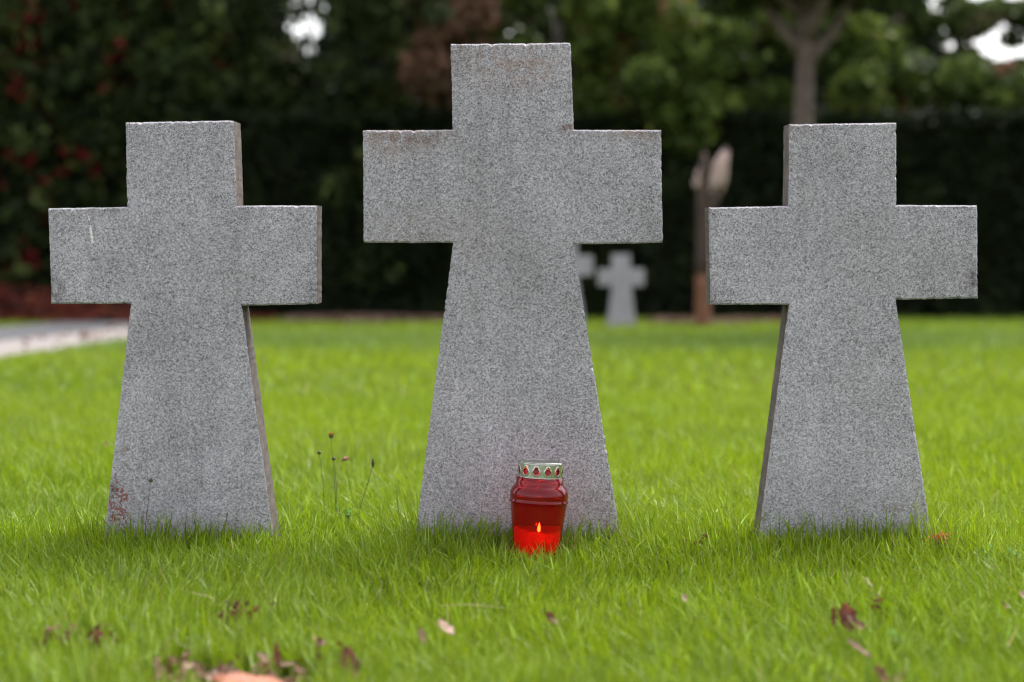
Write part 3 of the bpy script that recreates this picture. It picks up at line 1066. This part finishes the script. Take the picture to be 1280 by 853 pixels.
def build_hedge():
    """long clipped hedge closing the lawn"""
    root = empty("clipped_hedge", at_d(640, 24.6), "long dark clipped hedge closing the far edge of the lawn", "hedge")
    rg = np.random.default_rng(90)
    ox, oy, oz = root.location
    y0 = 21.0
    n = 85000
    x = rg.uniform(-15, 15, n)
    top = 2.75 + 0.12 * vnoise(x, x * 0, 1.0, 91)
    zz = rg.random(n) * (top + 0.05)
    face = rg.random(n)
    yb = y0 + 0.24 * vnoise(x, zz, 1.6, 92) + 0.14 * vnoise(x, zz, 5.0, 93) + np.abs(rg.normal(0, 0.06, n))
    yt = y0 + rg.random(n) * 1.1
    ontop = face < 0.2
    z = np.where(ontop, top + rg.normal(0, 0.05, n), zz)
    y = np.where(ontop, yt, yb)
    P = np.stack([x - ox, y - oy, z + gz(x, y) - oz], 1)
    C = pick_cols(n, [(0.012, 0.019, 0.007), (0.019, 0.029, 0.010), (0.032, 0.044, 0.015)], [5, 4, 1.2], rg, P, 2.0)
    leaf_cloud("hedge_foliage", P, 0.075, C, 90, M_HEDGE, root)
    # dark core box, added to stand for the shaded inside of the hedge
    bm = bmesh.new()
    rr = random.Random(9)
    nx, nzz = 120, 8
    def sheet(yv, flip):
        g = []
        for i in range(nx + 1):
            col = []
            for j in range(nzz + 1):
                X = -15 + 30 * i / nx
                col.append(bm.verts.new((X - ox, yv + rr.uniform(-.04, .04) - oy, -0.55 + 2.62 * j / nzz + (0.5 if j == nzz else 0) * 0 - oz)))
            g.append(col)
        for i in range(nx):
            for j in range(nzz):
                q = (g[i][j], g[i + 1][j], g[i + 1][j + 1], g[i][j + 1])
                bm.faces.new(q if not flip else q[::-1])
        return g
    a = sheet(y0 + 0.62, False)
    c = sheet(y0 + 1.05, True)
    for i in range(nx):
        bm.faces.new((a[i][nzz], a[i + 1][nzz], c[i + 1][nzz], c[i][nzz]))
    for e in (0, nx):
        for j in range(nzz):
            bm.faces.new((a[e][j], a[e][j + 1], c[e][j + 1], c[e][j]))
    bmesh.ops.recalc_face_normals(bm, faces=bm.faces)
    me = bpy.data.meshes.new("dark_core"); bm.to_mesh(me); bm.free()
    link("dark_core", me, M_CORE, root)

    # far wood behind everything, closes the view between the trees
    rg = np.random.default_rng(95)
    n = 110000
    x = np.where(rg.random(n) < 0.72, rg.uniform(-12, 12, n), rg.uniform(-32, 32, n))
    topw = 5.9 + 1.0 * vnoise(x, x * 0 + 3, 0.35, 96) + 0.5 * vnoise(x, x * 0, 1.7, 97)
    kx = 31.0 / F
    gapm = (x > (348 - 640) * kx) & (x < (412 - 640) * kx)
    topw = np.where(gapm & (rg.random(n) < 0.85), 4.45 + 0.35 * np.sin(x * 9), topw)
    # the wood thins out and drops to the right
    ramp_ = np.clip((x - 6.2) / 1.5, 0, 1)
    topw = topw * (1 - ramp_) + ramp_ * (4.25 + 0.4 * vnoise(x, x * 0, 2.2, 99))
    topw = np.where(x > 13, 6.0, topw)
    zz = rg.random(n) ** 0.8 * topw
    y = 27.5 + 1.5 * rg.random(n) ** 2 + 0.6 * vnoise(x, zz, 1.0, 98)
    P = np.stack([x, y, zz - 0.6], 1)
    for (hx, hy, hr) in ((124, 38, .10), (141, 33, .12), (213, 50, .09), (228, 33, .08), (246, 43, .10), (244, 61, .08), (520, 14, .10), (517, 28, .07),
                         (588, 16, .09), (636, 36, .11), (755, 25, .07), (770, 15, .07), (812, 18, .07), (1110, 72, .12), (1116, 84, .1)):
        gx_, gz2 = (hx - 640) * kx, z_at(hy, 31.0)
        P = P[np.hypot(P[:, 0] - gx_, P[:, 2] - gz2) > hr]
    n = len(P)
    C = pick_cols(n, [(0.016, 0.026, 0.009), (0.028, 0.044, 0.014), (0.050, 0.070, 0.020), (0.07, 0.045, 0.03)], [5, 4, 1.5, .4], rg, P, 1.5)
    w = leaf_cloud("far_wood", P, 0.16, C, 95, M_HEDGE, None)
    tag(w, "mass of dark foliage of the wood behind the hedge", "wood")


def build_left_bed():
    # low red-leaved ground cover in front of the hedge at the left
    rg = np.random.default_rng(120)
    n = 15000
    x = rg.uniform(-12.0, -3.2, n)
    y = 18.7 + rg.random(n) * 2.1
    ridge = np.clip(1 - np.abs(y - 20.0) / 1.3, 0, 1) * (0.55 + 0.5 * vnoise(x, y, 0.9, 121))
    # tapers towards the tall cross
    ridge *= np.clip((-3.2 - x) / 3.2, 0.12, 1)
    z = gz(x, y) + 0.50 * ridge * (1 - 0.35 * rg.random(n) ** 2)
    P = np.stack([x, y, z], 1)
    C = pick_cols(n, [(0.11, 0.022, 0.016), (0.19, 0.040, 0.025), (0.24, 0.075, 0.04), (0.05, 0.018, 0.012)], [4, 4, 1.5, 2], rg, P, 3.0)
    o = leaf_cloud("red_ground_cover", P, 0.085, C, 121, M_LEAF, None)
    tag(o, "low bank of red leaved ground cover beyond the path at the left", "ground cover")
    # leaf litter on the lawn edge below the hedge
    spots = [(395, 404, 0.28, 0.4), (455, 405, 0.3, 0.35), (500, 404, 0.3, 0.3), (545, 404, 0.25, 0.25), (878, 407, 0.45, 0.3), (840, 406, 0.2, 0.2),
             (930, 406, 0.2, 0.2), (980, 405, 0.2, 0.2), (430, 402, 0.6, 0.4)]
    Ps = []
    for (px, py, rx, ry) in spots:
        p = ground_at(px, py)
        m = int(900 * rx * 2)
        q = rg.normal(size=(m, 2)) * 0.5
        xx, yy = p.x + q[:, 0] * rx, p.y + q[:, 1] * ry * 2
        Ps.append(np.stack([xx, yy, gz(xx, yy) + 0.045 + 0.03 * rg.random(m)], 1))
    m = 220
    xx = rg.uniform(-4.3, -3.5, m); yy = rg.uniform(8, 19, m)
    sel = rg.random(m) < np.clip((yy - 8) / 9, 0.1, 1)
    Ps.append(np.stack([xx, yy, gz(xx, yy) + 0.03], 1)[sel])
    P = np.concatenate(Ps)
    C = pick_cols(len(P), [(0.20, 0.13, 0.10), (0.27, 0.19, 0.15), (0.13, 0.06, 0.04)], [3, 2, 2], rg)
    o = leaf_cloud("leaf_litter", P, 0.05, C, 122, M_LEAF, None)
    tag(o, "thin litter of fallen brown leaves along the foot of the hedge and path", "leaf litter")


def build_stump():
    """slim dead trunk with torn, pale top"""
    d = 20.0
    b = at_d(879, d)
    root = empty("dead_tree", b, "slim brown dead trunk with pale torn wood at its broken top", "tree")
    k = d / F
    m = plain_mat("dead_bark", (0.055, 0.035, 0.028), (0.11, 0.075, 0.06), 10, 0.9, 0.6, 0.02)
    m2 = plain_mat("peeled_bark", (0.16, 0.065, 0.035), (0.27, 0.12, 0.07), 12, 0.85, 0.5, 0.02)
    m3 = plain_mat("torn_wood", (0.50, 0.35, 0.31), (0.82, 0.66, 0.61), 11, 0.8, 0.9, 0.03)
    zt = z_at(190, d) - b.z
    zm = z_at(342, d) - b.z
    rr = random.Random(4)
    P = [(rr.uniform(-.008, .008), 0, z) for z in np.linspace(-.05, zm, 6)]
    link("bare_wood", mesh_py("bare_wood", *tube(P, [.115, .098, .092, .088, .085, .082], 12), True), m2, root)
    P = [(0.004 * math.sin(i), 0, z) for i, z in enumerate(np.linspace(zm - 0.003, zt, 8))]
    link("trunk", mesh_py("trunk", *tube(P, [.090, .090, .086, .082, .080, .072, .05, .02], 12), True), m, root)

    def splinters(px0, px1, py_top, py_bot, lean, n, seed):
        """a sheaf of torn slivers of wood"""
        r2 = random.Random(seed)
        parts = []
        for q in range(n):
            f = (q + 0.5) / n
            xb = ((px0 + (px1 - px0) * f) - 879) * k
            zt_ = z_at(py_top + r2.uniform(0, 5) + 26 * abs(f - 0.72), d) - b.z
            zb_ = z_at(py_bot + r2.uniform(-8, 6), d) - b.z
            yy = r2.uniform(-0.06, 0.02)
            w = abs(px1 - px0) * k / n * r2.uniform(0.65, 0.9)
            pts = [(xb + lean * s_ + r2.uniform(-.006, .006), yy + r2.uniform(-.01, .01), zb_ + (zt_ - zb_) * s_) for s_ in (0, .25, .5, .75, 1)]
            parts.append(tube(pts, [w * .6, w, w * .95, w * .7, w * .12], 6))
        return merge(*parts)
    link("torn_stub", mesh_py("torn_stub", *splinters(885, 905, 181, 240, 0.05, 7, 5), True), m3, root)
    link("torn_stub", mesh_py("torn_stub", *splinters(867, 875, 205, 232, -0.01, 3, 6), True), m3, root)
    V, Fc = tube([(0.0, 0, z_at(290, d) - b.z), (0.08, -0.03, z_at(262, d) - b.z), (0.15, -0.05, z_at(240, d) - b.z)], [.05, .045, .05], 8)
    link("limb", mesh_py("limb", V, Fc, True), m, root)


# ------------------------------------------------------------------ small things in the grass
def leaf_mesh(name, L, W, curl, cup, seed, nu=10, nv=7, lobes=0):
    rr = random.Random(seed)
    V, Fc = [], []
    ph = rr.uniform(0, 6)
    for i in range(nu + 1):
        s = i / nu
        w = W * math.sin(math.pi * min(1, s * 0.96 + 0.02)) ** 0.75
        w *= 1 + 0.16 * math.sin(s * 17 + ph) + rr.uniform(-.10, .10)
        if lobes: w *= 1 - 0.3 * abs(math.sin(s * math.pi * lobes))
        for j in range(nv + 1):
            q = j / nv * 2 - 1
            x = q * w / 2
            y = (s - 0.5) * L
            z = cup * (q * q) * w + curl * (2 * s - 1) ** 2 * L + 0.03 * L * math.sin(q * 5 + ph + s * 7) + rr.uniform(-1, 1) * 0.006 * L
            V.append((x, y, z))
    for i in range(nu):
        for j in range(nv):
            a = i * (nv + 1) + j
            Fc.append((a, a + 1, a + nv + 2, a + nv + 1))
    me = mesh_py(name, V, Fc, True)
    return me


def build_litter():
    coral = dry_leaf_mat("coral_leaf", (0.36, 0.10, 0.050), (0.50, 0.18, 0.10), 0.5, 0.2)
    red = dry_leaf_mat("dark_red_leaf", (0.10, 0.024, 0.016), (0.25, 0.085, 0.05), 0.45, 0.3)
    pink = dry_leaf_mat("pale_pink_leaf", (0.30, 0.17, 0.13), (0.46, 0.28, 0.22), 0.6, 0.25)
    brown = dry_leaf_mat("brown_leaf", (0.10, 0.040, 0.025), (0.30, 0.16, 0.10), 0.7, 0.2)
    tan = dry_leaf_mat("tan_leaf", (0.30, 0.20, 0.13), (0.50, 0.38, 0.27), 0.7, 0.2)
    # px, py (visible middle), size cm, width ratio, material, z above ground (cm), rx, rz, label, curl, cup
    L = [
        (338, 855, 14.5, 0.62, coral, 4.2, 16, 88, "large smooth coral coloured fallen leaf at the bottom left edge", -0.10, -0.12),
        (436, 829, 4.6, 0.5, red, 4.2, 62, 25, "dark red curled leaf standing to the right of the large coral leaf", 0.10, 0.25),
        (444, 838, 3.4, 0.5, brown, 3.6, 50, -20, "small brown leaf just under the dark red curled one", 0.12, 0.25),
        (557, 786, 3.4, 0.75, pink, 5.2, 35, 60, "pale pink leaf lying in the grass below the lantern", 0.10, 0.1),
        (528, 796, 2.6, 0.4, pink, 4.8, 70, 10, "narrow pale pink leaf to the left of the wider pink leaf", 0.05, 0.2),
        (1056, 776, 4.6, 0.65, red, 5.0, 55, 15, "crumpled dark red leaf in the grass below the right cross", 0.22, 0.45),
        (1043, 772, 3.0, 0.3, red, 5.2, 70, -25, "thin dark curled leaf edge beside the crumpled red leaf", 0.15, 0.3),
        (1066, 779, 2.6, 0.6, pink, 4.8, 40, 40, "pale pink leaf scrap touching the crumpled red leaf", 0.1, 0.3),
        (1075, 783, 1.7, 0.8, red, 4.8, 30, 0, "tiny round red leaf right of the crumpled red leaf", 0.1, 0.3),
        (1074, 812, 4.2, 0.22, pink, 4.6, 30, 45, "narrow pinkish leaf pointing down right in the bottom right grass", 0.05, 0.2),
        (1100, 846, 3.0, 0.6, red, 3.8, 45, 30, "reddish brown leaf at the bottom edge under the narrow pinkish leaf", 0.1, 0.3),
        (1126, 850, 2.6, 0.6, brown, 3.6, 30, -30, "brown leaf at the bottom edge right of the reddish one", 0.1, 0.3),
        (687, 773, 2.0, 0.7, red, 5.0, 50, 20, "small red leaf scrap in the grass under the lantern", 0.1, 0.4),
        (692, 778, 1.5, 0.6, tan, 4.9, 40, 80, "small tan leaf scrap beside the red one under the lantern", 0.1, 0.4),
        (133, 575, 1.5, 0.8, brown, 6.2, 40, 10, "small reddish leaf on the lawn left of the left cross", 0.1, 0.3),
        (856, 748, 1.5, 0.6, tan, 5.5, 45, 0, "small whitish leaf in the grass between tall and right crosses", 0.1, 0.3),
        (347, 820, 3.6, 0.25, red, 4.8, 80, 5, "thin upright dark red leaf behind the large coral leaf", 0.08, 0.2),
        (326, 823, 1.7, 0.8, pink, 4.6, 40, 70, "small whitish leaf standing behind the large coral leaf", 0.1, 0.3),
        (1255, 758, 1.4, 0.8, brown, 5.5, 40, 50, "small brown leaf near the right edge of the lawn", 0.1, 0.3),
        (1278, 745, 1.6, 0.8, tan, 5.4, 40, 20, "small pale leaf at the very right edge of the lawn", 0.1, 0.3),
    ]
    for i, (px, py, cm, wr, mt, zc, rx, rz, lab, curl, cup) in enumerate(L):
        # point of the view ray that is zc above the lawn
        r = ray(px, py)
        t_ = (zc / 100 - CAM_H) / r.z
        p = Vector((0, -CAM_D, CAM_H)) + r * t_
        if py < 600:
            g = ground_at(px, py + 8); p = Vector((g.x, g.y, g.z + zc / 100))
        o = link("fallen_leaf", leaf_mesh("fallen_leaf", cm / 100, cm / 100 * wr, curl, cup, 200 + i, nu=14 if i == 0 else 9), mt, loc=p)
        o.rotation_euler = (math.radians(rx), math.radians(random.uniform(-15, 15) if i else 0), math.radians(rz))
        tag(o, lab, "leaf")
    # debris on the worn spot at the bottom left
    rr = random.Random(33)
    for (px0, px1, py0, py1, n, lab) in ((190, 252, 820, 900, 150, "mash of crumpled brown leaves on the worn spot at the bottom left edge"),
                                         (262, 374, 824, 900, 190, "mash of crumpled brown and pink leaves round the large coral leaf")):
        V, Fc, MI = [], [], []
        for q in range(n):
            px, py = rr.uniform(px0, px1), rr.uniform(py0, py1)
            p = Vector((0, -CAM_D, CAM_H)) + ray(px, py) * ((rr.uniform(0.004, 0.034) - CAM_H) / ray(px, py).z)
            cm = rr.uniform(0.7, 2.6)
            me = leaf_mesh("scrap", cm / 100, cm / 100 * rr.uniform(.4, .8), rr.uniform(.05, .25), rr.uniform(.1, .5), 300 + q, 4, 3)
            M = Matrix.Translation(p) @ Matrix.Rotation(rr.uniform(0, 6.28), 4, 'Z') @ Matrix.Rotation(rr.uniform(0, 1.4), 4, 'X')
            b0 = len(V)
            V += [M @ v.co for v in me.vertices]
            k = rr.choice([0, 0, 0, 1, 2, 3])
            for f in me.polygons:
                Fc.append(tuple(b0 + i for i in f.vertices)); MI.append(k)
            bpy.data.meshes.remove(me)
        me = mesh_py("leaf_debris", V, Fc, True)
        o = link("leaf_debris", me, [brown, tan, red, pink])
        me.polygons.foreach_set("material_index", MI)
        tag(o, lab, "leaf debris", kind="stuff")
    # low weeds with small purple-red leaves
    redm = leaf_mat("red_weed_leaf", 0.5, 0.3, 0.3)
    for (px, py, rad, n, lab) in ((298, 772, 0.032, 26, "patch of tiny purple red leaves in the grass in front of the left cross"),
                                  (108, 806, 0.030, 20, "patch of purple red weed leaves at the bottom left, nearer the coral leaf"),
                                  (62, 803, 0.022, 9, "sparse purple red weed leaves nearest the left edge"),
                                  (130, 800, 0.018, 8, "small red weed tuft right beside the larger patch at bottom left"),
                                  (400, 824, 0.020, 6, "few red weed leaves between coral leaf and curled red leaf"),
                                  (1098, 767, 0.012, 5, "tiny red weed at the right of the crumpled red leaf"),
                                  (862, 683, 0.030, 6, "dull red weed leaves in the grass between the tall and right crosses")):
        r = ray(px, py)
        g = Vector((0, -CAM_D, CAM_H)) + r * ((0.035 - CAM_H) / r.z); g.z = 0
        root = empty("red_weed", g, lab, "weed")
        rw = random.Random(px)
        SV, SF = [], []
        Pl = []
        for q in range(n):
            x, y = rw.gauss(0, rad * 0.6), rw.gauss(0, rad * 0.6)
            h = rw.uniform(0.030, 0.058)
            v, f = tube([(x * .6, y * .6, 0), (x * .9, y * .9, h * .6), (x, y, h)], [.0005, .0004, .0003], 4)
            SV, SF = merge((SV, SF), (v, f))
            for _ in range(3):
                Pl.append((x + rw.gauss(0, .0025), y + rw.gauss(0, .0025), h + rw.gauss(0, .003)))
        link("stem", mesh_py("stem", SV, SF), M_STEM, root)["kind"] = "stuff"
        rg = np.random.default_rng(px)
        P = np.array(Pl)
        C = pick_cols(len(P), [(0.12, 0.032, 0.025), (0.22, 0.075, 0.055), (0.12, 0.06, 0.025)], [3, 2, 1], rg)
        leaf_cloud("leaf", P, 0.0062, C, px, redm, root)
    # pale grey-green rosettes and an orange dried flower cluster near the right cross
    gm = leaf_mat("grey_green_leaf", 0.6, 0.3, 0.2)
    for (px, py, n, sz, c, zc, lab, cat) in ((1176, 671, 34, 0.004, (0.55, 0.20, 0.07), 0.055, "dried orange brown flower cluster at the right foot of the right cross", "flower"),
                                        (1232, 692, 6, 0.007, (0.24, 0.38, 0.09), 0.045, "pale grey green weed near the right edge of the front grass", "weed"),
                                        (1258, 689, 7, 0.007, (0.26, 0.40, 0.10), 0.045, "pale grey green weed at the right, outermost of the pair", "weed"),
                                        (430, 652, 9, 0.007, (0.18, 0.32, 0.06), 0.05, "pale weed leaves at the foot of the dry flower stalks", "weed"),
                                        (1120, 795, 4, 0.007, (0.24, 0.38, 0.08), 0.05, "pale green weed leaves lower right of the crumpled red leaf", "weed")):
        r = ray(px, py)
        g = Vector((0, -CAM_D, CAM_H)) + r * ((zc - CAM_H) / r.z)
        g.y = min(g.y, -0.02) if px > 1000 else 0.15
        if px < 1000: g.x = (px - 640) / F * (g.y + CAM_D)
        g.z = 0
        root = empty("small_flower" if cat == "flower" else "small_weed", g, lab, cat)
        rw = random.Random(px)
        SV, SF, Pl = [], [], []
        for q in range(n):
            sp = 0.010 if cat == "flower" else 0.020
            x, y = rw.gauss(0, sp * .7), rw.gauss(0, sp * .7)
            h = zc + rw.gauss(0, .006)
            v, f = tube([(x * .3, y * .3, 0), (x * .6, y * .6, h * .6), (x, y, h)], [.0006, .0005, .0003], 4)
            SV, SF = merge((SV, SF), (v, f))
            for _ in range(3): Pl.append((x + rw.gauss(0, sz * .4), y + rw.gauss(0, sz * .4), h + rw.gauss(0, sz * .3)))
        link("stem", mesh_py("stem", SV, SF), M_STEM, root)["kind"] = "stuff"
        P = np.array(Pl)
        leaf_cloud("petal" if cat == "flower" else "leaf", P, sz, np.tile(np.array(c), (len(P), 1)), px, gm, root)
    # dry straws
    for i, (pts, lab) in enumerate((([(240, 741), (252, 744), (262, 746), (270, 752)], "curled dry straw in the grass below the left cross"),
                                    ([(1083, 722), (1090, 734), (1098, 746), (1102, 732)], "bent dry straw in the grass below the right cross"),
                                    ([(552, 757), (590, 756), (632, 760)], "long dry straw lying flat in the grass below the lantern"))):
        V, Fc = [], []
        c = pts[0]
        P = []
        for (px, py) in pts:
            r = ray(px, py)
            P.append(Vector((0, -CAM_D, CAM_H)) + r * ((0.062 - CAM_H) / r.z))
        o0 = P[0]
        o = link("dry_straw", mesh_py("dry_straw", *tube([q - o0 for q in P], [.0007] * (len(P) - 1) + [.0004], 5), True), M_STRAW, loc=o0)
        tag(o, lab, "straw")


M_STEM = None
M_STRAW = None


def build_stalks():
    """dry flower stalks standing out of the grass between the left and tall crosses"""
    global M_STEM, M_STRAW
    M_STEM = plain_mat("green_stem", (0.07, 0.11, 0.03), (0.14, 0.18, 0.06), 120, 0.7)
    M_STRAW = plain_mat("dry_straw", (0.30, 0.27, 0.12), (0.48, 0.42, 0.22), 150, 0.7)
    dark = plain_mat("dark_stem", (0.06, 0.065, 0.025), (0.13, 0.11, 0.055), 120, 0.8)
    orange = plain_mat("orange_floret", (0.55, 0.20, 0.05), (0.75, 0.38, 0.12), 400, 0.7)
    fluff = plain_mat("pink_fluff", (0.55, 0.33, 0.28), (0.75, 0.52, 0.45), 400, 0.9)
    rr = random.Random(12)
    sp = [
        ([(414, 551), (415.5, 565), (418, 600), (420, 640), (422, 668)], (414, 545), 0.10, M_STEM, orange, "ruff", 3.6,
         "tallest flower stalk topped by a faded orange floret, between the left and tall crosses"),
        ([(417.5, 577), (419.5, 590), (420.5, 612), (420, 640), (420, 668)], (417, 573.5), 0.08, dark, dark, "bud", 3.6,
         "dark budded stalk crossing the tallest orange topped stalk"),
        ([(433.5, 581), (434, 592), (440, 620), (450, 645), (456, 668)], (432, 576), 0.07, M_STEM, fluff, "puff", 3.65,
         "stalk with a pinkish fluffy seed head between the left and tall crosses"),
        ([(465, 585), (461, 600), (454, 622), (450, 635), (447, 668)], (466, 579), 0.06, dark, dark, "slim", 3.55,
         "leaning dark stalk with a slim closed bud, rightmost of the dry stalks"),
        ([(399, 569), (401.5, 583), (403.5, 600), (405, 625), (406, 668)], (399, 566), 0.05, M_STEM, dark, "bud", 3.65,
         "thin stalk with a small dark bud, leftmost of the dry stalks"),
        ([(188, 604), (186, 620), (184, 640), (182, 655), (182, 690)], (188.5, 600.5), 0.04, dark, dark, "bud", 3.32,
         "single dark stalk with a round bud in front of the left cross"),
        ([(283.5, 645), (283, 651), (281, 660), (281, 690)], (283.8, 643), 0.03, dark, dark, "tip", 3.32,
         "short dark stalk tip poking from the grass before the left cross"),
    ]
    for (pts, head, _, sm, hm, kind, d, lab) in sp:
        y = d - CAM_D
        P = [at_y(a, b, y) for (a, b) in pts]
        base = Vector((P[-1].x, y, float(gz(0, y))))
        P[-1] = base + Vector((0, 0, -0.01))
        if P[-2].z < base.z + 0.01: P[-2].z = base.z + 0.02
        root = empty("flower_stalk", base, lab, "flower stalk")
        V, Fc = tube([p - base for p in P], [.0006, .0006, .0007, .0008, .0009][:len(P)] if len(P) == 5 else [.0006, .0007, .0008, .0009], 6)
        link("stem", mesh_py("stem", V, Fc, True), sm, root)
        hp = at_y(head[0], head[1], y) - base
        rad = {"bud": 0.0040, "slim": 0.0028, "tip": 0.0012, "ruff": 0.0048, "puff": 0.0068}[kind]
        if kind in ("bud", "slim", "tip", "ruff"):
            hh = {"bud": 0.0075, "slim": 0.018, "tip": 0.005, "ruff": 0.010}[kind]
            pr = [(0.0006, -hh * .6), (rad * .8, -hh * .35), (rad, -hh * .05), (rad * .75, hh * .3), (rad * .35, hh * .5), (0.0002, hh * .55)]
            v, f = lathe(pr, 10)
            link("bud", mesh_py("bud", [Vector(q) + hp for q in v], f, True), dark if kind != "ruff" else M_STEM, root)
            # papery bracts splaying from the bud
            V, Fc = [], []
            for q in range(9):
                an = q / 9 * 6.283 + rr.uniform(-.3, .3)
                dv = Vector((math.cos(an), math.sin(an), rr.uniform(0.3, 1.6))).normalized()
                a_ = dv.cross(Vector((0, 0, 1))).normalized()
                o_ = hp + Vector((math.cos(an), math.sin(an), 0)) * rad * 0.7 + Vector((0, 0, -hh * 0.25))
                b_ = len(V)
                V += [o_ - a_ * rad * .35, o_ + a_ * rad * .35, o_ + dv * hh * rr.uniform(.5, .8)]
                Fc.append((b_, b_ + 1, b_ + 2))
            link("bract", mesh_py("bract", V, Fc), dark, root)
        if kind in ("ruff", "puff"):
            V, Fc = [], []
            n = 60 if kind == "puff" else 44
            for q in range(n):
                dv = Vector((rr.gauss(0, 1), rr.gauss(0, 1), abs(rr.gauss(0, 1)) + (0.3 if kind == "ruff" else -0.2))).normalized()
                a = dv.cross(Vector((0, 0.3, 1))).normalized()
                L_ = rad * rr.uniform(1.0, 1.5)
                b = len(V)
                V += [hp + a * .0004, hp - a * .0004, hp + dv * L_ - a * .0022, hp + dv * L_ + a * .0022]
                Fc.append((b, b + 1, b + 2, b + 3))
            link("seed_head" if kind == "puff" else "floret", mesh_py("floret", V, Fc), hm, root)


build_ground()
build_paths()
build_crosses()
build_hedge()
build_trees()
build_left_bed()
build_stump()
build_lantern()
build_stalks()
build_litter()
build_grass()
